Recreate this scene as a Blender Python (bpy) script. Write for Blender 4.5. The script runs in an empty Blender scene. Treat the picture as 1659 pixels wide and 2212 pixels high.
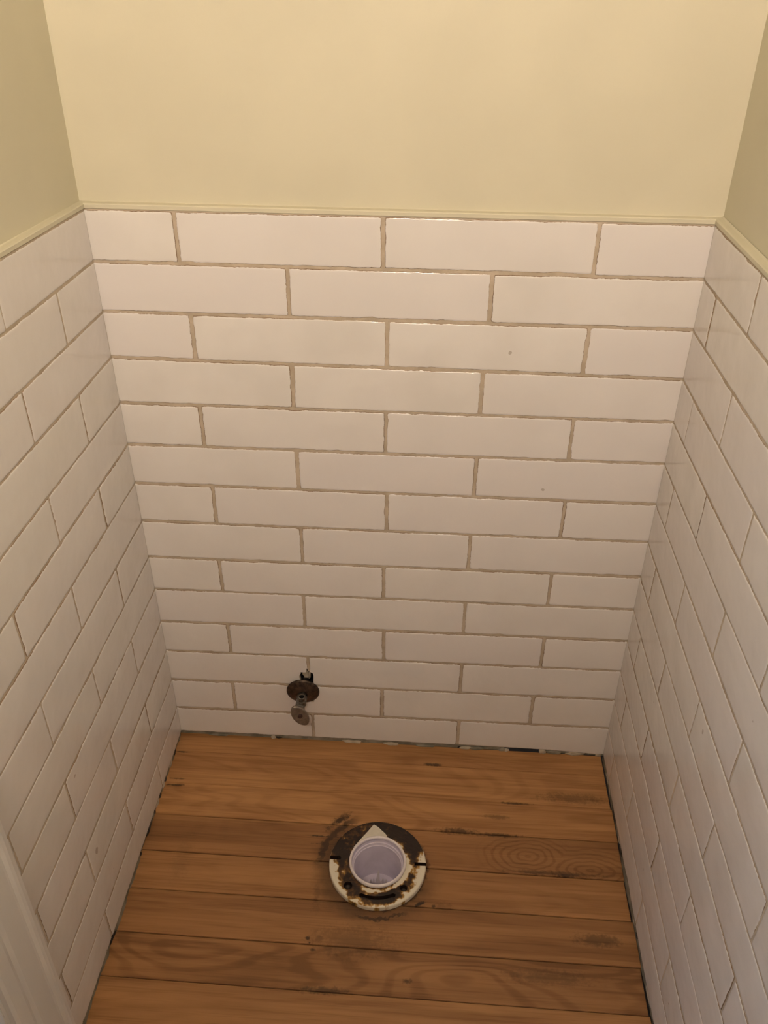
import bpy, bmesh, math, random
from mathutils import Vector, Matrix, noise
scene = bpy.context.scene
COL = scene.collection

# ------------------------------------------------------------------ camera
cd = bpy.data.cameras.new('camera')
cam = bpy.data.objects.new('camera', cd); COL.objects.link(cam)
cd.sensor_fit = 'HORIZONTAL'; cd.sensor_width = 36.0; cd.lens = 36.0 * 1868.0 / 1659.0
cd.clip_start = 0.02
yaw, pit, rol = -0.0598, -0.582, 0.0082
fw = Vector((math.sin(yaw)*math.cos(pit), math.cos(yaw)*math.cos(pit), math.sin(pit)))
rt0 = Vector((math.cos(yaw), -math.sin(yaw), 0)); up0 = rt0.cross(fw)
rt = math.cos(rol)*rt0 + math.sin(rol)*up0; up = math.cos(rol)*up0 - math.sin(rol)*rt0
M4 = Matrix((rt, up, -fw)).transposed().to_4x4()
M4.translation = Vector((0.0336, -1.279, 1.445))
cam.matrix_world = M4
scene.camera = cam

# ------------------------------------------------------------------ world (cool daylight, enters by the hall window)
world = bpy.data.worlds.new('daylight'); scene.world = world
world.use_nodes = True
world.node_tree.nodes['Background'].inputs[0].default_value = (0.62, 0.78, 1.0, 1)
world.node_tree.nodes['Background'].inputs[1].default_value = 3.2
vs = scene.view_settings
vs.view_transform = 'Standard'; vs.look = 'None'; vs.gamma = 1.0; vs.use_curve_mapping = False
vs.exposure = 0.0
LAMP_POS = (-0.02, -1.78, 2.02); LAMP_STRENGTH = 530.0; LAMP_COLOR = (1.0, 0.825, 0.665)

# ------------------------------------------------------------------ helpers
def link(name, me, mat, parent=None, loc=(0, 0, 0), smooth=False):
    o = bpy.data.objects.new(name, me); COL.objects.link(o)
    o.location = loc
    if mat is not None:
        for m in (mat if isinstance(mat, (list, tuple)) else [mat]):
            me.materials.append(m)
    if parent is not None:
        o.parent = parent
    if smooth:
        for p in me.polygons: p.use_smooth = True
    return o
def bmobj(name, bm, mat, parent=None, loc=(0, 0, 0), smooth=False, recalc=True):
    if recalc: bmesh.ops.recalc_face_normals(bm, faces=bm.faces[:])
    me = bpy.data.meshes.new(name); bm.to_mesh(me); bm.free()
    return link(name, me, mat, parent, loc, smooth)
def tag(o, label, cat, kind=None, group=None):
    o['label'] = label; o['category'] = cat
    if kind: o['kind'] = kind
    if group: o['group'] = group
    return o
def empty(name, loc):
    o = bpy.data.objects.new(name, None); COL.objects.link(o); o.location = loc
    o.empty_display_size = 0.05
    return o
def add_box(bm, x0, x1, y0, y1, z0, z1):
    v = [bm.verts.new((x, y, z)) for x in (x0, x1) for y in (y0, y1) for z in (z0, z1)]
    for f in ((0,1,3,2), (4,6,7,5), (0,4,5,1), (2,3,7,6), (0,2,6,4), (1,5,7,3)):
        bm.faces.new([v[i] for i in f])
    return v
def box(name, b, mat, parent=None, bevel=0.0):
    cx, cy, cz = (b[0]+b[1])/2, (b[2]+b[3])/2, min(b[4], b[5])
    bm = bmesh.new(); add_box(bm, b[0]-cx, b[1]-cx, b[2]-cy, b[3]-cy, b[4]-cz, b[5]-cz)
    if bevel: bmesh.ops.bevel(bm, geom=bm.edges[:], offset=bevel, segments=2, affect='EDGES')
    return bmobj(name, bm, mat, parent, (cx, cy, cz))
def lathe(prof, n=48, axis='Z', closed=False):
    """prof: (r, h) list revolved round Z (or -Y)"""
    bm = bmesh.new(); rings = []
    for r, h in prof:
        if r < 1e-6:
            rings.append([bm.verts.new((0, 0, h) if axis == 'Z' else (0, -h, 0))])
        else:
            rings.append([bm.verts.new((r*math.cos(2*math.pi*i/n), r*math.sin(2*math.pi*i/n), h) if axis == 'Z'
                          else (r*math.cos(2*math.pi*i/n), -h, r*math.sin(2*math.pi*i/n))) for i in range(n)])
    if closed: rings.append(rings[0])
    for a, b in zip(rings[:-1], rings[1:]):
        for i in range(n):
            j = (i+1) % n
            if len(a) == 1 and len(b) == 1: continue
            if len(a) == 1: bm.faces.new((a[0], b[i], b[j]))
            elif len(b) == 1: bm.faces.new((a[i], a[j], b[0]))
            else: bm.faces.new((a[i], a[j], b[j], b[i]))
    return bm
def prism(poly, y0, y1):
    """polygon of (x, z) extruded along y"""
    bm = bmesh.new()
    a = [bm.verts.new((x, y0, z)) for x, z in poly]; b = [bm.verts.new((x, y1, z)) for x, z in poly]
    bm.faces.new(a); bm.faces.new(b[::-1])
    n = len(poly)
    for i in range(n): bm.faces.new((a[i], b[i], b[(i+1) % n], a[(i+1) % n]))
    return bm
def boolean(o, cutters):
    """subtract cutter meshes from o, bake the result, remove the cutters"""
    for c in cutters:
        m = o.modifiers.new('cut', 'BOOLEAN'); m.operation = 'DIFFERENCE'; m.object = c; m.solver = 'EXACT'
    bpy.context.view_layer.update()
    dg = bpy.context.evaluated_depsgraph_get()
    me = bpy.data.meshes.new_from_object(o.evaluated_get(dg), preserve_all_data_layers=True, depsgraph=dg)
    o.modifiers.clear(); o.data = me
def drop(objs):
    for c in objs: bpy.data.objects.remove(c, do_unlink=True)

# ------------------------------------------------------------------ material tools
class NT:
    def __init__(s, name):
        s.m = bpy.data.materials.new(name); s.m.use_nodes = True
        s.t = s.m.node_tree; s.bsdf = s.t.nodes['Principled BSDF']
    def n(s, t, **kw):
        nd = s.t.nodes.new(t)
        for k, v in kw.items(): setattr(nd, k, v)
        return nd
    def set(s, sock, v):
        if isinstance(v, bpy.types.NodeSocket): s.t.links.new(v, sock)
        elif v is not None: sock.default_value = v
    def math(s, op, a, b=None, c=None, clamp=False):
        nd = s.n('ShaderNodeMath', operation=op, use_clamp=clamp)
        s.set(nd.inputs[0], a); s.set(nd.inputs[1], b); s.set(nd.inputs[2], c)
        return nd.outputs[0]
    def vmath(s, op, a, b=None):
        nd = s.n('ShaderNodeVectorMath', operation=op); s.set(nd.inputs[0], a); s.set(nd.inputs[1], b)
        return nd.outputs['Value'] if op in ('LENGTH', 'DISTANCE', 'DOT_PRODUCT') else nd.outputs[0]
    def pos(s): return s.n('ShaderNodeNewGeometry').outputs['Position']
    def noise(s, vec, scale, detail=3.0, rough=0.5, dist=0.0):
        nd = s.n('ShaderNodeTexNoise'); s.set(nd.inputs['Vector'], vec)
        nd.inputs['Scale'].default_value = scale; nd.inputs['Detail'].default_value = detail
        nd.inputs['Roughness'].default_value = rough; nd.inputs['Distortion'].default_value = dist
        return nd.outputs[0]
    def mix(s, f, a, b, mode='MIX'):
        nd = s.n('ShaderNodeMix', data_type='RGBA', blend_type=mode)
        s.set(nd.inputs[0], f); s.set(nd.inputs[6], a); s.set(nd.inputs[7], b)
        return nd.outputs[2]
    def step(s, v, lo, hi, a=0.0, b=1.0):
        nd = s.n('ShaderNodeMapRange', interpolation_type='SMOOTHSTEP')
        s.set(nd.inputs[0], v); s.set(nd.inputs[1], lo); s.set(nd.inputs[2], hi); s.set(nd.inputs[3], a); s.set(nd.inputs[4], b)
        return nd.outputs[0]
    def attr(s, name, kind='GEOMETRY'):
        nd = s.n('ShaderNodeAttribute', attribute_name=name, attribute_type=kind); return nd.outputs['Fac']
    def bump(s, h, strength, dist):
        nd = s.n('ShaderNodeBump'); s.set(nd.inputs['Height'], h)
        nd.inputs['Strength'].default_value = strength; nd.inputs['Distance'].default_value = dist
        s.t.links.new(nd.outputs[0], s.bsdf.inputs['Normal']); return nd
    def out(s, color=None, rough=None, metal=None, spec=None):
        s.set(s.bsdf.inputs['Base Color'], color); s.set(s.bsdf.inputs['Roughness'], rough)
        s.set(s.bsdf.inputs['Metallic'], metal); s.set(s.bsdf.inputs['Specular IOR Level'], spec)
        return s.m
def rgb(r, g, b): return (r, g, b, 1.0)

def mat_paint(name, c):
    t = NT(name); p = t.pos()
    n = t.noise(p, 6.0, 3); f = t.noise(p, 260.0, 2)
    col = t.mix(t.step(n, .35, .65), rgb(*[x*.96 for x in c]), rgb(*c))
    t.bump(f, .12, .0008)
    return t.out(col, .55, 0, .3)
def mat_tile():
    t = NT('glazed_white_tile'); p = t.pos()
    seed = t.attr('seed', 'OBJECT')
    tint = t.attr('tint', 'OBJECT')
    e = t.attr('edge')
    big = t.noise(p, 9.0, 3)
    base = t.mix(t.step(big, .3, .7), rgb(.665, .642, .614), rgb(.725, .702, .678))
    base = t.mix(tint, base, rgb(.69, .662, .656))
    # unglazed, dirty rim: brown shows where the glaze thins at the edge
    off = t.n('ShaderNodeCombineXYZ'); t.set(off.inputs[0], seed); t.set(off.inputs[2], seed)
    q = t.vmath('ADD', p, off.outputs[0])
    nz = t.noise(q, 220.0, 4, .65); lo = t.noise(q, 26.0, 2)
    m = t.math('ADD', t.math('MULTIPLY', nz, .75), t.math('MULTIPLY', lo, .75))
    m = t.math('MULTIPLY', t.math('ADD', m, e), 1.0)
    mask = t.math('MULTIPLY', t.step(m, 1.37, 1.62), t.step(e, .12, .5))
    # stray pin holes
    pin = t.step(t.noise(q, 58.0, 0), .89, .90)
    col = t.mix(t.math('MAXIMUM', mask, t.math('MULTIPLY', pin, .45)), base, rgb(.20, .125, .07))
    rough = t.math('ADD', t.step(big, .2, .8, .11, .19), t.math('MULTIPLY', mask, .5))
    wav = t.math('ADD', t.noise(q, 16.0, 2), t.math('MULTIPLY', t.noise(q, 70.0, 2), .12))
    t.bump(wav, .55, .0035)
    return t.out(col, rough, 0, .5)
def mat_grout(name, a, b):
    t = NT(name); p = t.pos()
    n = t.noise(p, 40.0, 4); f = t.noise(p, 600.0, 3)
    t.bump(t.math('ADD', f, n), .5, .001)
    return t.out(t.mix(t.step(n, .35, .68), rgb(*a), rgb(*b)), .9, 0, .2)
def mat_plain(name, c, rough=.5, metal=0.0, spec=.5, var=.12, scale=60.0):
    t = NT(name); p = t.pos()
    n = t.noise(p, scale, 4, .6)
    t.bump(n, .15, .0005)
    return t.out(t.mix(t.step(n, .3, .7), rgb(*[x*(1-var) for x in c]), rgb(*[min(1, x*(1+var)) for x in c])), rough, metal, spec)

# ---- floor boards: grain, knots and water stains of their own shape
FX, FY = -0.032, -0.292
def mat_wood():
    t = NT('worn_pine_board'); p = t.pos()
    seed = t.attr('seed', 'OBJECT'); tone = t.attr('tone', 'OBJECT'); knot = t.attr('knot', 'OBJECT'); figure = t.attr('figure', 'OBJECT')
    sep = t.n('ShaderNodeSeparateXYZ'); t.set(sep.inputs[0], p)
    X, Y = sep.outputs[0], sep.outputs[1]
    def coords(kx, ky, wob=0.0):
        c = t.n('ShaderNodeCombineXYZ')
        t.set(c.inputs[0], t.math('MULTIPLY', t.math('ADD', X, t.math('MULTIPLY', seed, 3.1)), kx))
        t.set(c.inputs[1], t.math('MULTIPLY', t.math('ADD', Y, seed), ky))
        t.set(c.inputs[2], seed)
        return c.outputs[0]
    n_long = t.noise(coords(2.2, 26.0), 1.0, 4, .55, .6)         # soft streaks
    n_fine = t.noise(coords(5.0, 230.0), 1.0, 4, .6, .2)          # pores
    n_patch = t.noise(coords(5.0, 12.0), 1.0, 3)
    # growth-ring figure: contour lines of a smooth stretched height field
    h = t.noise(coords(1.9, 9.0), 1.0, 1.5, .4, .4)
    ring = t.math('SINE', t.math('MULTIPLY', h, 95.0))
    ring = t.step(ring, -.2, 1.0)
    # knots
    kd = None
    for kx, ky, sx in ((.2504, -.2520, 1.9), (.3653, -.2740, 2.2)):
        dx = t.math('DIVIDE', t.math('SUBTRACT', X, kx), sx); dy = t.math('SUBTRACT', Y, ky)
        d = t.math('SQRT', t.math('ADD', t.math('MULTIPLY', dx, dx), t.math('MULTIPLY', dy, dy)))
        kd = d if kd is None else t.math('MINIMUM', kd, d)
    kd = t.math('ADD', kd, t.math('MULTIPLY', t.math('SUBTRACT', t.noise(p, 34.0, 2), .5), .010))
    kring = t.step(t.math('SINE', t.math('MULTIPLY', kd, 760.0)), -.1, .95)
    kmask = t.math('MULTIPLY', t.step(kd, .030, .060, 1, 0), knot)
    ring = t.math('ADD', t.math('MULTIPLY', t.math('MULTIPLY', ring, figure), t.math('SUBTRACT', 1.0, kmask)), t.math('MULTIPLY', kring, kmask))
    light = t.mix(tone, rgb(.275, .128, .052), rgb(.50, .262, .108))
    dark = t.mix(tone, rgb(.140, .060, .024), rgb(.29, .135, .052))
    f = t.math('MULTIPLY', t.step(n_long, .36, .66), .60)
    f = t.math('ADD', f, t.math('MULTIPLY', ring, .42))
    f = t.math('ADD', f, t.math('MULTIPLY', t.step(n_fine, .44, .70), .40))
    f = t.math('ADD', f, t.math('MULTIPLY', t.step(n_patch, .52, .75), .25), clamp=True)
    col = t.mix(f, light, dark)
    # ---- stains
    wob = t.noise(p, 55.0, 4, .65)
    wv = t.math('SUBTRACT', wob, .5)
    fleck = t.noise(p, 170.0, 3, .6)
    c = t.n('ShaderNodeCombineXYZ'); t.set(c.inputs[0], t.math('SUBTRACT', X, FX)); t.set(c.inputs[1], t.math('SUBTRACT', Y, FY))
    r = t.vmath('LENGTH', c.outputs[0])
    rw = t.math('ADD', r, t.math('MULTIPLY', wv, .030))
    dxn = t.math('DIVIDE', t.math('SUBTRACT', X, FX), r); dyn = t.math('DIVIDE', t.math('SUBTRACT', Y, FY), r)
    def ang(a, width):      # 1 round direction a
        dot = t.math('ADD', t.math('MULTIPLY', dxn, math.cos(a)), t.math('MULTIPLY', dyn, math.sin(a)))
        return t.step(dot, math.cos(width), math.cos(width*.45))
    halo = t.math('MULTIPLY', t.step(rw, .092, .135, 1, 0), .62)
    halo = t.math('MULTIPLY', halo, t.math('MAXIMUM', ang(math.radians(200), math.radians(95)), t.math('MULTIPLY', ang(math.radians(300), math.radians(70)), .7)))
    arc1 = t.math('MULTIPLY', t.math('MULTIPLY', t.step(rw, .098, .106), t.step(rw, .112, .122, 1, 0)), ang(math.radians(150), math.radians(42)))
    arc2 = t.math('MULTIPLY', t.math('MULTIPLY', t.step(rw, .100, .104), t.step(rw, .106, .112, 1, 0)), ang(math.radians(276), math.radians(36)))
    contact = t.math('MULTIPLY', t.step(rw, .088, .099, 1, 0), .85)
    def blob(x, y, rx, ry, k, a=0.0):
        ca, sa = math.cos(a), math.sin(a)
        dx = t.math('SUBTRACT', X, x); dy = t.math('SUBTRACT', Y, y)
        u = t.math('DIVIDE', t.math('ADD', t.math('MULTIPLY', dx, ca), t.math('MULTIPLY', dy, sa)), rx)
        v = t.math('DIVIDE', t.math('SUBTRACT', t.math('MULTIPLY', dy, ca), t.math('MULTIPLY', dx, sa)), ry)
        d = t.math('SQRT', t.math('ADD', t.math('MULTIPLY', u, u), t.math('MULTIPLY', v, v)))
        d = t.math('ADD', d, t.math('ADD', t.math('MULTIPLY', wv, 1.7), t.math('MULTIPLY', t.math('SUBTRACT', fleck, .5), 1.5)))
        return t.math('MULTIPLY', t.step(d, .25, 1.15, 1, 0), k)
    stain = t.math('MAXIMUM', halo, t.math('MULTIPLY', arc1, .85)); stain = t.math('MAXIMUM', stain, t.math('MULTIPLY', arc2, .8)); stain = t.math('MAXIMUM', stain, contact)
    for b in ((-.115, -.198, .032, .010, .9, .75), (.0477, -.3639, .017, .0045, .95, .5), (.0744, -.3665, .005, .004, .8),
              (-.1433, -.4407, .005, .0035, .8), (-.1317, -.4607, .007, .0028, .8), (-.139, -.449, .002, .002, .8), (-.122, -.441, .012, .010, .4), (.1196, -.2056, .045, .008, .75),
              (.20, -.209, .05, .005, .7), (.3593, -.4107, .050, .014, .5), (-.1042, -.5284, .045, .008, .65), (.0671, -.0450, .028, .0045, .8),
              (.3184, -.2877, .03, .005, .8), (.1931, -.1672, .03, .006, .45), (.2318, -.1324, .035, .004, .7), (.0327, -.5038, .010, .005, .7),
              (.35, -.112, .075, .014, .42), (.27, -.481, .085, .015, .35), (-.065, -.44, .08, .035, .32), (-.40, -.30, .02, .05, .15),
              (-.46, -.135, .022, .003, .8), (-.47, -.048, .025, .0028, .8), (-.46, -.118, .02, .003, .6), (.09, -.366, .02, .009, .3),
              (-.13, -.235, .05, .0022, .85), (-.12, -.252, .045, .0018, .7), (-.137, -.34, .010, .06, .35), (.30, -.285, .1, .006, .55)):
        stain = t.math('MAXIMUM', stain, blob(*b))
    col = t.mix(stain, col, rgb(.022, .014, .010))
    speck = t.math('MULTIPLY', t.step(fleck, .70, .76), t.step(r, .09, .30, 1, 0))
    col = t.mix(t.math('MULTIPLY', speck, .6), col, rgb(.03, .018, .01))
    t.bump(t.math('ADD', n_fine, t.math('MULTIPLY', n_long, .6)), .25, .0006)
    return t.out(col, t.step(n_patch, .2, .8, .42, .6), 0, .35)

def mat_flange():
    t = NT('white_plastic_with_brown_wax'); p = t.pos()
    w = t.attr('wax'); n = t.noise(p, 240.0, 3, .6)
    ww = t.math('ADD', w, t.math('MULTIPLY', t.math('SUBTRACT', n, .5), .35))
    col = t.mix(t.step(ww, .24, .46), rgb(.74, .69, .57), rgb(.40, .22, .05))
    col = t.mix(t.step(ww, .42, .66), col, rgb(.085, .036, .011))
    col = t.mix(t.step(ww, .64, .95), col, rgb(.018, .009, .005))
    t.bump(n, .35, .0012)
    return t.out(col, t.step(ww, .3, .6, .38, .42), 0, .4)

PAINT = mat_paint('cream_yellow_paint', (.585, .555, .432))
CEIL = mat_paint('white_ceiling_paint', (.62, .58, .50))
TRIMW = mat_paint('white_gloss_paint', (.66, .64, .62))
TILE = mat_tile()
GROUT = mat_grout('tan_grout', (.42, .355, .275), (.51, .435, .345))
THIN = mat_grout('grey_thinset', (.17, .155, .12), (.29, .265, .21))
MORTAR = mat_grout('pale_mortar', (.40, .34, .255), (.52, .455, .36))
CRUMB = mat_grout('dark_crumb', (.03, .025, .02), (.09, .075, .06))
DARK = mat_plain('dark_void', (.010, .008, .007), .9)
SUB = mat_plain('dirty_subfloor', (.035, .025, .018), .9)
WOOD = mat_wood()
FLANGE = mat_flange()
PVC = mat_plain('lilac_plastic', (.74, .68, .80), .35, 0, .5, .06, 30)
LIP = mat_plain('pale_plastic_lip', (.80, .74, .76), .35, 0, .5, .06, 90)
CHROME = mat_plain('dull_chrome', (.17, .16, .145), .30, .85, .5, .35, 220)
HANDLE = mat_plain('worn_nickel', (.24, .205, .175), .40, .7, .5, .18, 160)
RUST = mat_plain('corroded_brown_metal', (.060, .040, .029), .40, .55, .5, .6, 120)
SCREW = mat_plain('rusty_screw', (.06, .03, .022), .6, .4, .5, .3, 300)
PAPER = mat_plain('white_paper', (.68, .64, .56), .8, 0, .2, .05, 60)
WAX_SHADE = mat_plain('slot_shade_wax', (.020, .011, .007), .5, 0, .4, .3, 200)
HALL = mat_paint('hall_white_paint', (.72, .72, .70))

# ------------------------------------------------------------------ room dimensions (metres, floor top at z = 0)
S = .015
def xL(z, d): return -.4798 - .0083*(z-S) + .0056*d          # tile face, left wall
def xR(z, d): return .4264 - .0014*(z-S) - .0007*d            # tile face, right wall
FRONT = -2.45; CEILZ = 2.46; TH = .010                         # TH: tile build-up
PLx, PRx = -.4985, .4375                                       # painted planes
DOOR_A, DOOR_B, DOOR_H = -.745, -1.50, 2.03

# ------------------------------------------------------------------ floor
sub = box('floor', (-.60, .54, FRONT-.1, .11, -.14, -.022), SUB)
tag(sub, 'bare pine board floor with black water stains in the toilet alcove', 'floor', 'structure')
seams = [.006, -.048, -.1305, -.2075, -.2895, -.369, -.4525, -.531]
while seams[-1] > FRONT: seams.append(seams[-1] - .0812)
tones = [.80, .92, 1.0, .36, .62, .40, .36, .58]; rnd = random.Random(4)
skew = -.0055                                                   # boards run very slightly off square
pipe_cut = bmobj('cut_tool', lathe([(0, -.2), (.0515, -.2), (.0515, .1), (0, .1)], 48), None, None, (FX, FY, 0))
for i in range(len(seams)-1):
    y1, y0 = seams[i], seams[i+1]
    g = (.0004, .0003, .0004, .0010, .0011, .0010, .0008, .0008)[i % 8]
    bm = bmesh.new()
    x0, x1 = -.489 + rnd.uniform(-.0015, .001), .4255 + rnd.uniform(-.002, .0015)
    if -.75 > y0 and y1 > DOOR_B: x0 = -.60
    cx, cy = (x0+x1)/2, (y0+y1)/2
    r = rnd.uniform(-.0006, .0004)
    for v in add_box(bm, x0-cx, x1-cx, y0+g-cy, y1-g-cy, -.02, 0):
        v.co.y += skew*(v.co.x)
        v.co.z += r if v.co.z > -.01 else 0
    bmesh.ops.bevel(bm, geom=[e for e in bm.edges if e.verts[0].co.z > -.01 and e.verts[1].co.z > -.01], offset=.0007, segments=2, affect='EDGES')
    o = bmobj('floor_board', bm, WOOD, sub, (cx, cy, 0)); o.matrix_parent_inverse = Matrix.Translation(-sub.location)
    o['seed'] = i*1.37; o['tone'] = tones[i] if i < len(tones) else rnd.uniform(.3, .7)
    o['knot'] = 1.0 if i == 3 else 0.0; o['figure'] = (.35, .5, .55, .25, .25, .30, 1.0, .25)[i % 8]
    if y0 < FY+.06 and y1 > FY-.06: boolean(o, [pipe_cut])
boolean(sub, [pipe_cut]); drop([pipe_cut])

# ------------------------------------------------------------------ walls (painted shells)
wb = bmobj('wall_back', prism([(-.62, 0.0), (.56, 0.0), (.56, CEILZ), (-.62, CEILZ)], TH, .12), PAINT)
tag(wb, 'alcove back wall, cream paint above white running bond tiles', 'wall', 'structure')
hole_poly = [(-.214, .120), (-.2150, .160), (-.2118, .175), (-.2140, .190), (-.2125, .1965), (-.2105, .1985), (-.2110, .2030), (-.2045, .2025), (-.1995, .2035), (-.1975, .2150),
             (-.1945, .2055), (-.1900, .2040), (-.1862, .2025), (-.1842, .1960), (-.1850, .1750), (-.1860, .120)]
cut_v = bmobj('cut_tool', prism(hole_poly, -.03, .075), None)
gapx = [(.216, .004), (.222, .012), (.235, .0175), (.300, .0170), (.306, .004), (.306, -.05), (.216, -.05)]
cut_g = bmobj('cut_tool', prism(gapx, -.0005, .060), None)
boolean(wb, [cut_v, cut_g])
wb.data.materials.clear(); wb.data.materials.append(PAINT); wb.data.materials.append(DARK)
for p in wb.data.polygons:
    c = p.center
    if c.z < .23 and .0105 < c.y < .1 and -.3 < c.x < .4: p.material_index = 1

bm = bmesh.new()
add_box(bm, PLx-.12, PLx, DOOR_A, .12, 0, CEILZ); add_box(bm, PLx-.12, PLx, FRONT-.1, DOOR_B, 0, CEILZ); add_box(bm, PLx-.12, PLx, DOOR_B, DOOR_A, DOOR_H, CEILZ)
wl = bmobj('wall_left', bm, PAINT); tag(wl, 'left alcove wall with doorway, cream paint above white tiles', 'wall', 'structure')
wr = box('wall_right', (PRx, PRx+.12, FRONT-.1, .12, 0, CEILZ), PAINT); tag(wr, 'right alcove wall, cream paint above white tiles', 'wall', 'structure')
wf = box('wall_front', (PLx, PRx, FRONT-.1, FRONT, 0, CEILZ), mat_plain('dark_bounce_cut', (.10, .055, .03), .5, 0, .4, .25, 14)); tag(wf, 'unseen wall facing the tiled back wall, darkened to cut bounce light', 'wall', 'structure')  # unseen wall; dark finish made up to soak up bounce light
ce = box('ceiling', (-.62, .56, FRONT-.1, .12, CEILZ, CEILZ+.08), CEIL); tag(ce, 'plain white ceiling over the toilet alcove', 'ceiling', 'structure')

# ------------------------------------------------------------------ tiles
BL = [1.1138, 1.037, .9578, .8805, .7991, .7197, .642, .5609, .4792, .403, .3216, .2444, .1646, .0832]
BR = [1.1122, 1.0341, .9558, .8745, .7985, .7203, .64, .5599, .4823, .4058, .3276, .2489, .1698, .0878]
VJ = {1: [-.3565, -.0473, .2644], 2: [-.1924, .1164], 3: [-.3495, -.0404, .2703], 4: [-.1943, .1132], 5: [-.352, -.0414, .2664],
      6: [-.1934, .1136], 7: [-.3474, -.0385, .2715], 8: [-.1932, .1129], 9: [-.3514, -.0432, .2662], 10: [-.196, .1128],
      11: [-.3501, -.0413, .2693], 12: [-.1938, .1144], 13: [-.3542, -.0441, .2643], 14: [-.1911, .1183]}
trnd = random.Random(11)
def make_tile(u0, u1, zfun0, zfun1, fmap, parent, clean=(False, False), step=.0045, jit=1.0):
    """u0..u1 along the wall, zfun0/zfun1 give bottom/top at u; fmap(u, z, out) -> world"""
    seed = trnd.uniform(0, 50)
    sides = []
    w = u1-u0; h = zfun1(u0)-zfun0(u0)
    nu, nz = max(4, int(w/step)), max(4, int(h/step))
    # parameters round the perimeter: (su, sz, nu, nz) in unit square with inward normal
    per = [(i/nu, 0.0, 0, 1, True) for i in range(nu)] + [(1.0, i/nz, -1, 0, not clean[1]) for i in range(nz)] + \
          [(1-i/nu, 1.0, 0, -1, True) for i in range(nu)] + [(0.0, 1-i/nz, 1, 0, not clean[0]) for i in range(nz)]
    dz0, dz1 = trnd.uniform(-.0005, .0005), trnd.uniform(-.0005, .0005)
    du0, du1 = (0 if clean[0] else trnd.uniform(-.0005, .0005)), (0 if clean[1] else trnd.uniform(-.0005, .0005))
    pr = trnd.uniform(-.0003, .0004); tl = trnd.uniform(-.0004, .0004)
    J = []
    for k, (a, b, cx, cz, rough) in enumerate(per):
        q = Vector((a*w*1.0+seed, b*h, seed))
        j = .0008*noise.noise(q*90) + .0008*noise.noise(q*330)
        c = noise.noise(q*38 + Vector((7, 3, 1)))
        if c > .30: j += (c-.30)*.0042*jit
        J.append(j*jit if rough else 0.0)
    def ring(ins, out):
        r = []
        for k, (a, b, cx, cz, rough) in enumerate(per):
            u = (u0+du0+ins) + a*((u1+du1-ins)-(u0+du0+ins))
            zb, zt = zfun0(u)+dz0+ins, zfun1(u)+dz1-ins
            z = zb + b*(zt-zb)
            u += cx*J[k]; z += cz*J[k]
            cu, cv = min(u-u0, u1-u), min(z-zfun0(u), zfun1(u)-z)         # round the corners a little
            if rough and cu < .0016+ins and cv < .0016+ins:
                u += .0006 if u-u0 < u1-u else -.0006; z += .0006 if z-zfun0(u) < zfun1(u)-z else -.0006
            o = out + pr + tl*(a-.5)*2
            r.append((u, z, o))
        return r
    rings = [(0.0, -.0085, 1.0), (0.0, -.0013, 1.0), (.0006, -.0005, .72), (.0018, -.00012, .35), (.0042, 0.0, 0.0)]
    uc, zc = (u0+u1)/2, (zfun0((u0+u1)/2)+zfun1((u0+u1)/2))/2
    org = Vector(fmap(uc, zc, 0))
    verts, edge = [], []
    for ins, out, e in rings:
        for (u, z, o) in ring(ins, out):
            verts.append(Vector(fmap(u, z, o)) - org); edge.append(e if (u-u0 > .006 or not clean[0]) and (u1-u > .006 or not clean[1]) else 0.0)
    n = len(per); faces = []
    for k in range(len(rings)-1):
        for i in range(n):
            j = (i+1) % n
            faces.append((k*n+i, k*n+j, (k+1)*n+j, (k+1)*n+i))
    faces.append(tuple((len(rings)-1)*n+i for i in range(n)))
    me = bpy.data.meshes.new('tile'); me.from_pydata([tuple(v) for v in verts], [], faces)
    at = me.attributes.new('edge', 'FLOAT', 'POINT'); at.data.foreach_set('value', edge)
    bm = bmesh.new(); bm.from_mesh(me); bmesh.ops.recalc_face_normals(bm, faces=bm.faces[:])
    f = bm.faces[:]; f.sort(key=lambda q: -q.calc_area())
    ref = Vector(fmap(uc, zc, .1)) - org
    if f[0].normal.dot(ref) < 0: bmesh.ops.reverse_faces(bm, faces=bm.faces[:])
    bm.to_mesh(me); bm.free()
    for p in me.polygons: p.use_smooth = (len(p.vertices) > 4) or (p.index >= n)
    o = link('tile', me, TILE, parent, org)
    o.matrix_parent_inverse = Matrix.Translation(-parent.location)
    o['seed'] = seed; o['tint'] = trnd.random()
    return o

def zback(b, x):
    t = (x+.485)/.911
    if b == 14: return .0115 + .0028*math.sin(max(0, min(1, t))*math.pi) - .005*max(0, t-.85)/.15
    return BL[b]*(1-t) + BR[b]*t
def zleft(b, d):
    if b == 14: return .0130
    return BL[b] + (.042 if b == 0 else .030 if b < 7 else .030*(14-b)/7)*d
def zright(b, d):
    if b == 14: return .0120
    return BR[b] + .006*d*(1 if b < 8 else (14-b)/6)
def lin(f, b, off): return lambda u: f(b, u) + off
HB, VB, HS, VSd = .0021, .0026, .0013, .0012

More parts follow.
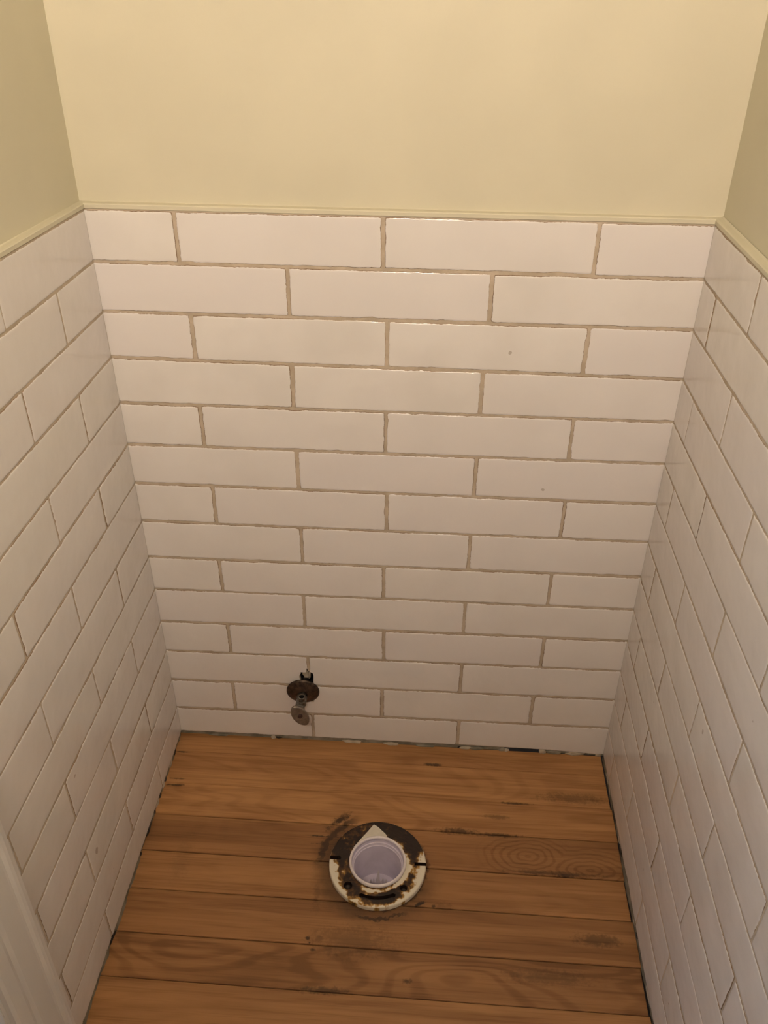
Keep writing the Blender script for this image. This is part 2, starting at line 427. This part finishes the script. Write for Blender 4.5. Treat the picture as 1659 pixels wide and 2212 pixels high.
back_tiles = []
for r in range(1, 15):
    zt = lin(zback, r-1, -HB if r > 1 else -.0008); zb_ = lin(zback, r, HB if r < 14 else 0.0)
    zm = (zback(r, 0)+zback(r-1, 0))/2
    xs = [xL(zm, 0)-.0060] + VJ[r] + [xR(zm, 0)+.0060]
    for k in range(len(xs)-1):
        a = xs[k] + (VB if k else 0); b = xs[k+1] - (VB if k < len(xs)-2 else 0)
        def fm(u, z, o, r=r, a=a, b=b, first=(k == 0), last=(k == len(xs)-2), zm=zm):
            if first and u < a+.02: u += (xL(z, 0)-xL(zm, 0))*max(0, 1-(u-a)/.02)
            if last and u > b-.02: u += (xR(z, 0)-xR(zm, 0))*max(0, 1-(b-u)/.02)
            return (u, -o, z)
        o = make_tile(a, b, zb_, zt, fm, wb, (k == 0, k == len(xs)-2))
        if (r == 12 and k in (0, 1)) or (r == 13 and k == 1): boolean(o, [cut_v])
LW = {1: [.310, .6195], 0: [.150, .4685, .778]}
for r in range(1, 15):
    zt = lin(zleft, r-1, -HS if r > 1 else -.0008); zb_ = lin(zleft, r, HS if r < 14 else 0.0)
    ds = [.0004] + [d for d in LW[r % 2] if d < .66] + [.735]
    for k in range(len(ds)-1):
        a = ds[k] + (VSd if k else 0); b = ds[k+1] - (VSd if k < len(ds)-2 else 0)
        if b-a < .02: continue
        make_tile(a, b, zb_, zt, lambda u, z, o: (xL(z, u)+o, -u, z), wl, (k == 0, k == len(ds)-2), jit=.8)
for r in range(1, 15):
    zt = lin(zright, r-1, -HS if r > 1 else -.0008); zb_ = lin(zright, r, HS if r < 14 else 0.0)
    d0 = .222 if r % 2 else .075
    ds = [.0004] + [d0 + k*.3090 for k in range(8) if d0 + k*.3090 < -FRONT-.05] + [-FRONT-.001]
    for k in range(len(ds)-1):
        a = ds[k] + (VSd if k else 0); b = ds[k+1] - (VSd if k < len(ds)-2 else 0)
        make_tile(a, b, zb_, zt, lambda u, z, o: (xR(z, u)-o, -u, z), wr, (k == 0, k == len(ds)-2), jit=.8)

def child(o, parent):
    o.parent = parent; o.matrix_parent_inverse = Matrix.Translation(-parent.location); return o
# grout beds behind the tiles
g = bmobj('grout', prism([(-.4955, .0150), (.4345, .0120), (.4345, 1.1137), (-.4955, 1.1153)], .0013, TH-.0005), GROUT); child(g, wb)
boolean(g, [cut_v]); 
def slab(quad_lo, quad_hi):
    bm = bmesh.new()
    v = [bm.verts.new(q) for q in quad_lo+quad_hi]
    for f in ((0,1,2,3), (4,5,6,7), (0,1,5,4), (1,2,6,5), (2,3,7,6), (3,0,4,7)): bm.faces.new([v[i] for i in f])
    return bm
def side_bed(fx, sgn, zf, dend, back, z0, rec):
    q = []
    for off in (rec, None):
        for d, b in ((.001, 14), (dend, 14), (dend, 0), (.001, 0)):
            z = z0 if b == 14 else zf(0, d)+.0013
            q.append(((fx(z, d) - sgn*rec) if off is not None else back, -d, z))
    return slab(q[:4], q[4:])
child(bmobj('grout', side_bed(xL, 1, zleft, .735, PLx, .0165, .0008), GROUT), wl)
child(bmobj('grout', side_bed(xR, -1, zright, -FRONT, PRx, .0155, .0008), GROUT), wr)
# thinset showing in the gap under the tiles
th = bmobj('thinset_strip', prism([(-.4955, 0), (.4345, 0), (.4345, .016), (-.4955, .016)], .0048, TH-.0003), THIN); child(th, wb); boolean(th, [cut_g])
def side_strip(fx, sgn, dend, back, bias):
    bm = bmesh.new(); R = []; n = 70
    for i in range(n+1):
        d = .002 + (dend-.002)*i/n
        off = max(-.0004, min(.0042, .0016 + bias(d) + .0042*noise.noise(Vector((d*26, sgn*3.3, 0))) + .002*noise.noise(Vector((d*90, sgn, 0)))))
        R.append([bm.verts.new(q) for q in ((fx(0, d)-sgn*off, -d, -.005), (fx(0, d)-sgn*(off+.0006), -d, .018), (back, -d, .018), (back, -d, -.005))])
    for p, q in zip(R[:-1], R[1:]):
        for k in range(4): bm.faces.new((p[k], p[(k+1) % 4], q[(k+1) % 4], q[k]))
    bm.faces.new(R[0]); bm.faces.new(R[-1][::-1])
    return bm
child(bmobj('thinset_strip', side_strip(xL, 1, .735, PLx, lambda d: .001 if d < .3 else -.001), THIN), wl)
child(bmobj('thinset_strip', side_strip(xR, -1, -FRONT, PRx, lambda d: -.0002), THIN), wr)
drop([cut_v, cut_g])
lr = random.Random(21)
def lump(name, loc, size, mat, parent, amp=.35):
    bm = bmesh.new(); bmesh.ops.create_icosphere(bm, subdivisions=3, radius=1.0)
    sd = lr.uniform(0, 99)
    for v in bm.verts:
        k = 1 + amp*noise.noise(v.co*1.6+Vector((sd, 0, 0))) + amp*.5*noise.noise(v.co*4+Vector((0, sd, 0)))
        v.co = Vector((v.co.x*size[0]*k, v.co.y*size[1]*k, v.co.z*size[2]*k))
    return child(bmobj(name, bm, mat, None, loc, True), parent)
# chunk of plaster in the broken hole over the escutcheon
lump('plaster_chunk', (-.2015, .010, .190), (.0062, .006, .0125), MORTAR, wb)
lump('plaster_chunk', (-.1955, .012, .1855), (.004, .005, .009), MORTAR, wb)
# mortar and dirt left in the floor gap
for x, sx, sz, m in ((-.280, .005, .005, MORTAR), (-.268, .008, .003, CRUMB), (-.109, .020, .004, MORTAR), (-.024, .016, .004, MORTAR), (.136, .012, .004, MORTAR), (.123, .004, .004, CRUMB),
                     (.214, .007, .006, THIN), (.224, .005, .004, MORTAR), (.243, .009, .005, CRUMB), (.262, .010, .006, THIN), (.281, .007, .005, MORTAR), (.300, .007, .008, MORTAR), (.325, .016, .006, THIN),
                     (.369, .018, .005, MORTAR), (.160, .014, .005, THIN), (.418, .006, .006, MORTAR), (-.40, .02, .003, THIN), (.05, .02, .003, THIN)):
    lump('mortar_lump', (x, .022 if .23 < x < .29 else .0035 if m is not CRUMB else .006, sz*.55), (sx, .0032, sz), m, wb)
for d, s, m in ((.018, .006, THIN), (.055, .010, CRUMB), (.085, .012, MORTAR), (.125, .005, CRUMB), (.14, .010, MORTAR), (.165, .006, CRUMB), (.185, .009, MORTAR), (.205, .004, CRUMB), (.245, .022, CRUMB), (.30, .004, CRUMB), (.33, .02, THIN),
                (.41, .025, CRUMB), (.46, .018, CRUMB), (.58, .010, THIN), (.625, .009, CRUMB)):
    lump('mortar_lump', (xL(0, d)-.0034, -d, .0035), (.0026, s, .0050), m, wl)
for d, s, m in ((.012, .012, MORTAR), (.055, .02, MORTAR), (.092, .012, MORTAR), (.15, .03, CRUMB), (.205, .008, MORTAR), (.24, .016, CRUMB), (.31, .028, CRUMB), (.375, .012, MORTAR), (.40, .008, CRUMB), (.44, .02, THIN),
                (.50, .018, MORTAR), (.56, .02, CRUMB)):
    lump('mortar_lump', (xR(0, d)+.0034, -d, .0035), (.0026, s, .0050), m, wr)

# ------------------------------------------------------------------ painted ledge that caps the tiles
def sweep(name, path, prof, mat, label):
    """path: list of (point, inward dir); prof: (out, up) closed section"""
    bm = bmesh.new(); rings = []
    for p, d in path:
        rings.append([bm.verts.new((p[0]+d[0]*o, p[1]+d[1]*o, p[2]+u)) for o, u in prof])
    n = len(prof)
    for a, b in zip(rings[:-1], rings[1:]):
        for i in range(n): bm.faces.new((a[i], a[(i+1) % n], b[(i+1) % n], b[i]))
    bm.faces.new(rings[0]); bm.faces.new(rings[-1][::-1])
    o = bmobj(name, bm, mat); tag(o, label, 'trim', 'structure'); return o
PROF = [(-.012, 0), (-.0008, 0), (.0002, .0010), (.0002, .0062), (-.0010, .0076), (-.0030, .0080), (-.0090, .0084), (-.0105, .0090), (-.012, .0100)]
zt0, zt1 = BL[0]+.0012, BR[0]+.0012
c0 = (xL(1.11, 0), 0, zt0); c1 = (xR(1.11, 0), 0, zt1)
sweep('trim_1', [((c0[0]-.012, 0, zt0), (0, -1)), ((c1[0]+.012, 0, zt1), (0, -1))], PROF, PAINT, 'cream painted ledge capping the back wall tiles')
sweep('trim_2', [((xL(1.11, -.012), .012, zleft(0, -.012)+.0012), (1, 0)), ((xL(1.11, .64), -.64, zleft(0, .64)+.0012), (1, 0))], PROF, PAINT, 'cream painted ledge capping the left wall tiles')
sweep('trim_3', [((xR(1.11, -.012), .012, zright(0, -.012)+.0012), (-1, 0)), ((xR(1.11, -FRONT), FRONT, zright(0, -FRONT)+.0012), (-1, 0))], PROF, PAINT, 'cream painted ledge capping the right wall tiles')

# ------------------------------------------------------------------ door casing on the left wall and the hall behind it
door = empty('door_1', (PLx, (DOOR_A+DOOR_B)/2, 0)); tag(door, 'white moulded door frame set in the left wall', 'door frame', 'structure')
XF = -.462                                                      # casing face
CP = [(-.030, 0.0), (.0055, 0.0), (.009, .004), (.010, .012), (.0085, .0165), (.0045, .0195), (.0040, .0230), (.0048, .058), (.0030, .0655), (.0035, .070), (.0065, .0735), (.0062, .094), (.003, .0985), (-.030, .0985)]
def casing(y_at, z0, z1):
    bm = bmesh.new(); R = []
    for z in (z0, z1): R.append([bm.verts.new((XF-.008+o, y_at(w), z)) for o, w in CP])
    n = len(CP)
    for i in range(n): bm.faces.new((R[0][i], R[0][(i+1) % n], R[1][(i+1) % n], R[1][i]))
    bm.faces.new(R[0]); bm.faces.new(R[1][::-1])
    return bmobj('casing', bm, TRIMW)
child(casing(lambda w: -.644-w, .001, DOOR_H+.09), door)
child(casing(lambda w: DOOR_B-.0985+w, .001, DOOR_H+.09), door)
bm = bmesh.new(); R = []
for y in (-.644, DOOR_B-.0985): R.append([bm.verts.new((XF-.008+o, y, DOOR_H+.09+.0985-w)) for o, w in CP])
for i in range(len(CP)): bm.faces.new((R[0][i], R[0][(i+1) % len(CP)], R[1][(i+1) % len(CP)], R[1][i]))
bm.faces.new(R[0]); bm.faces.new(R[1][::-1]); child(bmobj('casing', bm, TRIMW), door)
for b in ((PLx-.13, XF-.012, DOOR_A-.004, DOOR_A+.014, .001, DOOR_H), (PLx-.13, XF-.012, DOOR_B-.014, DOOR_B+.004, .001, DOOR_H), (PLx-.13, XF-.012, DOOR_B, DOOR_A, DOOR_H-.004, DOOR_H+.014)):
    child(box('jamb', b, TRIMW, None, .0015), door)
child(box('door_stop', (PLx-.075, PLx-.04, DOOR_A-.016, DOOR_A-.003, .001, DOOR_H-.004), TRIMW, None, .002), door)
# hall: floor, walls with a window opening to the daylight
HX0, HX1, HY0, HY1 = -1.95, PLx-.12, -2.8, .3
tag(box('floor_hall', (HX0-.1, HX1, HY0-.1, HY1+.1, -.1, 0), mat_plain('hall_oak', (.36, .20, .09), .5, 0, .4, .2, 8)), 'oak floor of the hall beyond the doorway', 'floor', 'structure')
tag(box('ceiling_hall', (HX0-.1, HX1, HY0-.1, HY1+.1, CEILZ, CEILZ+.1), HALL), 'white ceiling of the hall beyond the doorway', 'ceiling', 'structure')
tag(box('wall_hall_end', (HX0, HX1, HY1, HY1+.1, 0, CEILZ), HALL), 'white hall wall beyond the doorway at its far end', 'wall', 'structure')
tag(box('wall_hall_near', (HX0, HX1, HY0-.1, HY0, 0, CEILZ), HALL), 'white hall wall beyond the doorway at its near end', 'wall', 'structure')
bm = bmesh.new()
WY0, WY1, WZ0, WZ1 = -1.95, -.45, .75, 2.1
add_box(bm, HX0-.1, HX0, HY0-.1, WY0, 0, CEILZ); add_box(bm, HX0-.1, HX0, WY1, HY1+.1, 0, CEILZ)
add_box(bm, HX0-.1, HX0, WY0, WY1, 0, WZ0); add_box(bm, HX0-.1, HX0, WY0, WY1, WZ1, CEILZ)
tag(bmobj('wall_hall_window', bm, HALL), 'white hall wall with a window opening facing the doorway', 'wall', 'structure')
bm = bmesh.new()
add_box(bm, HX1, HX1+.02, HY0, FRONT-.1, 0, CEILZ); add_box(bm, HX1, HX1+.02, .12, HY1, 0, CEILZ)
tag(bmobj('wall_hall_side', bm, HALL), 'white hall wall beside the doorway', 'wall', 'structure')
win = empty('window_1', (HX0-.05, (WY0+WY1)/2, WZ0)); tag(win, 'white framed hall window facing the doorway', 'window', 'structure')
for b in ((HX0-.07, HX0-.03, WY0, WY0+.05, WZ0, WZ1), (HX0-.07, HX0-.03, WY1-.05, WY1, WZ0, WZ1), (HX0-.07, HX0-.03, WY0, WY1, WZ0, WZ0+.05), (HX0-.07, HX0-.03, WY0, WY1, WZ1-.05, WZ1), (HX0-.07, HX0-.03, WY0, WY1, 1.40, 1.44)):
    child(box('window_frame', b, TRIMW), win)

# ------------------------------------------------------------------ pendant lamp (the warm light of the room)
lamp = empty('pendant_lamp', LAMP_POS); tag(lamp, 'frosted glass globe lamp hanging by a rod from the ceiling', 'lamp')
t = NT('lit_frosted_glass'); t.bsdf.inputs['Emission Color'].default_value = (*LAMP_COLOR, 1); t.bsdf.inputs['Emission Strength'].default_value = LAMP_STRENGTH
GLOW = t.out(rgb(.9, .85, .75), .4)
GR = .085
DROP = CEILZ - LAMP_POS[2]
bmobj('ceiling_rose', lathe([(0, DROP-.0005), (.055, DROP-.0005), (.055, DROP-.012), (.045, DROP-.022), (0, DROP-.022)], 40), CHROME, lamp)
bmobj('rod', lathe([(0, GR*.95), (.006, GR*.95), (.006, DROP-.02), (0, DROP-.02)], 20), CHROME, lamp)
bmobj('lamp_shade', lathe([(GR*math.sin(math.pi*k/24), -GR*math.cos(math.pi*k/24)) for k in range(25)], 48), GLOW, lamp, smooth=True)
bmobj('added_cutoff_dish', lathe([(0, -GR-.030), (.07, -GR-.030), (.115, -GR-.026), (.135, -GR-.017), (.136, -GR-.019), (.116, -GR-.030), (.07, -GR-.035), (0, -GR-.036)], 48), CHROME, lamp)  # unseen dish, added to block steep light to floor and lower walls
bmobj('added_cutoff_hood', lathe([(.012, .099)] + [(.100*math.sin(math.radians(k)), .100*math.cos(math.radians(k))) for k in (10, 25, 40, 55, 68, 80)] + [(.102*math.sin(math.radians(k)), .102*math.cos(math.radians(k))) for k in (80, 68, 55, 40, 25, 10)] + [(.012, .1015)], 48, closed=True), CHROME, lamp, smooth=True)  # unseen hood, added to keep lamp light off the ceiling
bmobj('added_dish_stem', lathe([(0, -GR-.031), (.006, -GR-.031), (.006, -GR+.004), (0, -GR+.004)], 16), CHROME, lamp)  # carries the added dish

# ------------------------------------------------------------------ closet flange in the floor
fl = empty('closet_flange', (FX, FY, 0)); tag(fl, 'white plastic toilet flange smeared with brown wax, set in the board floor', 'pipe flange')
RO, RI, HT = .0905, .0530, .0105
prof = [(RI, .0005)] + [(RI + (RO-RI)*k/22, .0005) for k in (11, 22)] + [(RO, .004), (RO, .0080), (RO-.0008, .0098)] + \
       [(RO-.0018 - (RO-.0018-RI)*k/26, HT) for k in range(0, 27)]
ring = bmobj('flange_ring', lathe(prof, 220, closed=True), FLANGE, fl)
def cyl(x, y, r): return bmobj('cut_tool', lathe([(0, .001), (r, .001), (r, .04), (0, .04)], 24), None, fl, (x, y, 0))
def bx(x0, x1, y0, y1, rot=0.0):
    bm = bmesh.new(); add_box(bm, x0, x1, y0, y1, -.01, .04); bmesh.ops.rotate(bm, verts=bm.verts[:], cent=(0, 0, 0), matrix=Matrix.Rotation(rot, 3, 'Z'))
    return bmobj('cut_tool', bm, None, fl)
def arcslot(a0, a1, r0, r1):
    bm = bmesh.new(); n = 24; V = []
    for i in range(n+1):
        a = a0+(a1-a0)*i/n; e = min(1, math.sqrt(max(0, 1-(abs(i/n-.5)*2)**12)) + .15); m = (r0+r1)/2; hw = (r1-r0)/2*e
        V.append([bm.verts.new((r*math.cos(a), r*math.sin(a), z)) for r, z in ((m-hw, .001), (m+hw, .001), (m+hw, .04), (m-hw, .04))])
    for p, q in zip(V[:-1], V[1:]):
        for k in range(4): bm.faces.new((p[k], p[(k+1) % 4], q[(k+1) % 4], q[k]))
    bm.faces.new(V[0]); bm.faces.new(V[-1][::-1])
    return bmobj('cut_tool', bm, None, fl)
tools = [bx(-.11, -.0745, -.0035, .0042, math.radians(-3)), cyl(-.0738, .0045, .0045), bx(.0690, .11, -.0033, .0033, math.radians(1.5)),
         cyl(-.0507, -.0510, .0077), cyl(.0509, -.0496, .0066), arcslot(math.radians(247), math.radians(300), .0690, .0775)]
bpy.context.view_layer.update()
boolean(ring, tools); drop(tools)
# wax residue: thickness and dirt painted by where the wax was pressed
def gauss(a, c, w):
    d = (a-c+180) % 360 - 180
    return math.exp(-(d/w)**2)
def wax_at(x, y):
    r = math.hypot(x, y); a = math.degrees(math.atan2(y, x)) % 360
    n = noise.noise(Vector((x*34, y*34, 2.3))); n2 = noise.noise(Vector((x*110, y*110, 5.1))); n3 = noise.noise(Vector((x*260, y*260, 9.1)))
    rr = (r-RI)/(RO-RI)
    def sect(c, hw, soft):
        d = abs((a-c+180) % 360 - 180)
        return max(0.0, min(1.0, (hw+soft-d)/soft)) if d > hw else 1.0
    v = .35 + .36*n + .48*n2 + .30*n3
    back = sect(98, 70, 16)
    v += .62*back*(1-max(0, rr-.925)*(16+8*n2))                                     # thick black crescent at the back
    v += .42*sect(262, 30, 18)*math.exp(-((rr-.5)/.38)**2)                 # brown front with the long slot
    v += .50*sect(318, 20, 14)*math.exp(-((rr-.42)/.30)**2) + .50*sect(285, 10, 16)*math.exp(-((rr-.62)/.25)**2)
    v += .55*sect(190, 22, 14)*math.exp(-((rr-.22)/.26)**2)
    v += .35*sect(15, 16, 12)*math.exp(-((rr-.45)/.22)**2)
    if back < .5:
        v -= .42*max(0, rr-.74)/.26*(1-.6*sect(265, 26, 15))                # clean outer edge
        v -= .42*sect(205, 20, 12)*max(0, rr-.50)/.4                        # bare white left of the round hole
        v -= .55*sect(352, 14, 10)*max(0, rr-.5)/.4                         # bare white by the right slot
    v -= .75*sect(5, 42, 16)*math.exp(-(rr/.20)**2) + .55*sect(290, 35, 14)*math.exp(-((rr-.16)/.09)**2)   # pale smear along the pipe
    v -= .30*sect(165, 14, 10)*math.exp(-((rr-.12)/.09)**2)
    return max(0.0, min(1.0, v))
me = ring.data; vals = []
for v in me.vertices:
    w = wax_at(v.co.x, v.co.y)
    if v.co.z < .0092: w = .75 if (math.hypot(v.co.x, v.co.y) < RO-.002) else max(0, .10 + w*.25 + .7*noise.noise(Vector((v.co.x*70, v.co.y*70, 1))))
    elif math.hypot(v.co.x, v.co.y) < RO-.003: v.co.z += .0016*max(0, w-.3)*(1+.8*noise.noise(v.co*260))
    vals.append(w)
at = me.attributes.new('wax', 'FLOAT', 'POINT'); at.data.foreach_set('value', vals)
me.materials.append(WAX_SHADE)
for p in me.polygons:
    p.use_smooth = p.normal.z > .6
    if abs(p.normal.z) < .5 and math.hypot(p.center.x, p.center.y) < RO-.0012: p.material_index = 1  # slot walls coloured dark, painting in the shade inside the slots
    elif p.center.z < .0085 and p.normal.z > .5: p.material_index = 1
# pipe: raised lip, stepped wall, closed far down
LZ = .0175
pipe = bmobj('pipe', lathe([(.0512, -.105), (.0512, LZ-.004), (.0524, LZ-.0035), (.0527, LZ-.001), (.0518, LZ), (.0494, LZ), (.0484, LZ-.0015), (.0480, .0060), (.0474, .0050), (.0462, .0046), (.0459, .0036), (.0458, .0000), (.0452, -.0012), (.0444, -.0016), (.0440, -.060), (.0435, -.088), (0, -.088), (0, -.105)], 128, closed=True), PVC, fl, smooth=True)
pipe.data.set_sharp_from_angle(angle=math.radians(28))
lip = bmobj('lip', lathe([(.0518, LZ-.009), (.0529, LZ-.0085), (.0532, LZ-.002), (.0522, LZ+.0008), (.0496, LZ+.0008), (.0485, LZ-.0008), (.0482, LZ-.006), (.0500, LZ-.006)], 96, closed=True), LIP, pipe, smooth=True)
lip['label'] = 'pale raised rim of the pipe'
sr = random.Random(5)
def shard(x, y, w, h, lean):
    bm = bmesh.new(); z0 = -.0878
    a = [bm.verts.new(q) for q in ((x-w, y-.0012, z0), (x+w, y-.0012, z0), (x+w*.75, y+.0016, z0), (x-w*.75, y+.0016, z0))]
    b = [bm.verts.new(q) for q in ((x-w*.5+lean*.5, y-.001, z0+h*.55), (x+w*.45+lean*.5, y-.001, z0+h*.55), (x+w*.4+lean*.5, y+.0013, z0+h*.5), (x-w*.4+lean*.5, y+.0013, z0+h*.5))]
    tp = bm.verts.new((x+lean, y, z0+h))
    bm.faces.new(a[::-1])
    for i in range(4):
        bm.faces.new((a[i], a[(i+1) % 4], b[(i+1) % 4], b[i])); bm.faces.new((b[i], b[(i+1) % 4], tp))
    bmobj('plastic_shard', bm, LIP, pipe)
for s in ((-.001, .022, .0050, .045, .0015), (-.0085, .020, .0040, .018, -.001), (.0085, .021, .0045, .022, .001), (.0150, .022, .0040, .016, .0), (-.0145, .022, .0035, .013, 0), (.004, .0195, .005, .014, 0)): shard(*s)

# torn scrap of paper lying on the wax behind the lip
def scrap(name, poly, loc, label):
    bm = bmesh.new()
    pts = []
    for i, (x, y) in enumerate(poly):
        x2, y2 = poly[(i+1) % len(poly)]
        for k in range(6):
            f = k/6; pts.append((x+(x2-x)*f + .0005*noise.noise(Vector((i+f*3, 1.5, 0))), y+(y2-y)*f + .0005*noise.noise(Vector((i+f*3, 7.5, 0)))))
    cx = sum(p[0] for p in pts)/len(pts); cy = sum(p[1] for p in pts)/len(pts)
    def hz(x, y): return .0006*noise.noise(Vector((x*60, y*60, 0))) + .0012*max(0, (cy-y)/.02)
    for z in (0, .0004):
        c = bm.verts.new((cx, cy, z+hz(cx, cy))); v = [bm.verts.new((x, y, z+hz(x, y))) for x, y in pts]
        for i in range(len(v)): bm.faces.new((c, v[i], v[(i+1) % len(v)]))
        if z == 0: lo = v
        else:
            for i in range(len(v)): bm.faces.new((lo[i], lo[(i+1) % len(v)], v[(i+1) % len(v)], v[i]))
    return tag(bmobj(name, bm, PAPER, None, loc), label, 'scrap')
scrap('paper_scrap', [(-.048, .0265), (-.0130, .0805), (-.0045, .076), (.0120, .0595), (.0165, .0500), (0.0, .0535), (-.026, .0465)], (FX, FY, .0128), 'torn white paper scrap lying on the flange wax behind the pipe rim')

# ------------------------------------------------------------------ shut-off valve on the back wall
VX, VZ = -.2072, .1535
val = empty('shutoff_valve', (VX, 0, VZ)); tag(val, 'tarnished chrome shut-off valve with oval handle on the tiled back wall', 'valve')
esc = bmobj('escutcheon', lathe([(.010, -.0005), (.0325, .0000), (.0340, .0012), (.0338, .0030), (.0315, .0050), (.0240, .0078), (.0150, .0105), (.0112, .0125), (.0095, .0125), (.0095, .006)], 64, 'Y', True), RUST, val, (0, -.002, 0), True)
esc.rotation_euler = (math.radians(4), 0, math.radians(2)); esc['label'] = 'brown corroded round wall plate'
bmobj('supply_stub', lathe([(0, -.03), (.0080, -.03), (.0080, .024), (0, .024)], 32, 'Y'), CHROME, val, smooth=False)
body = bmobj('valve_body', lathe([(0, .020), (.0105, .020), (.0112, .022), (.0112, .030), (.0098, .0315), (.0098, .052), (.0090, .0535), (.0090, .060), (.0062, .0615), (.0062, .067), (0, .067)], 32, 'Y'), CHROME, val, smooth=False)
out = bmobj('outlet', lathe([(.0085, .000), (.0085, .012), (.0072, .0125), (.0072, .0215), (.0066, .0225), (.0054, .0225), (.0050, .0215), (.0050, .006), (0, .006), (0, 0)], 32, 'Z', False), CHROME, val, (.0035, -.041, 0))
out.data.materials.append(DARK)
for p in out.data.polygons:
    c = p.center
    if math.hypot(c.x, c.y) < .0051 and c.z < .0205: p.material_index = 1
# oval dished handle
def oval(n=48):
    bm = bmesh.new(); prof_ = [(0, .000), (.55, .000), (.90, .0025), (1.0, .0055), (1.0, .0085), (.93, .0100), (.75, .0100), (.45, .0092), (0, .0088)]
    R = []
    for s_, h in prof_:
        if s_ == 0: R.append([bm.verts.new((0, -h, 0))]); continue
        r = []
        for i in range(n):
            a = 2*math.pi*i/n; ca, sa = math.cos(a), math.sin(a)
            x = .0275*s_*ca; z = .0150*s_*(abs(sa)**1.15)*(1 if sa >= 0 else -1)
            r.append(bm.verts.new((x, -h, z)))
        R.append(r)
    for a, b in zip(R[:-1], R[1:]):
        for i in range(n):
            j = (i+1) % n
            if len(a) == 1: bm.faces.new((a[0], b[i], b[j]))
            elif len(b) == 1: bm.faces.new((a[i], a[j], b[0]))
            else: bm.faces.new((a[i], a[j], b[j], b[i]))
    return bm
hd = bmobj('handle', oval(), HANDLE, val, (.0022, -.064, -.001), True); hd.rotation_euler = (math.radians(-14), math.radians(62), 0)
hd['label'] = 'oval worn metal handle'
bmobj('screw', lathe([(0, .008), (.0048, .008), (.0048, .0106), (.0036, .0114), (0, .0114)], 20, 'Y'), SCREW, hd)
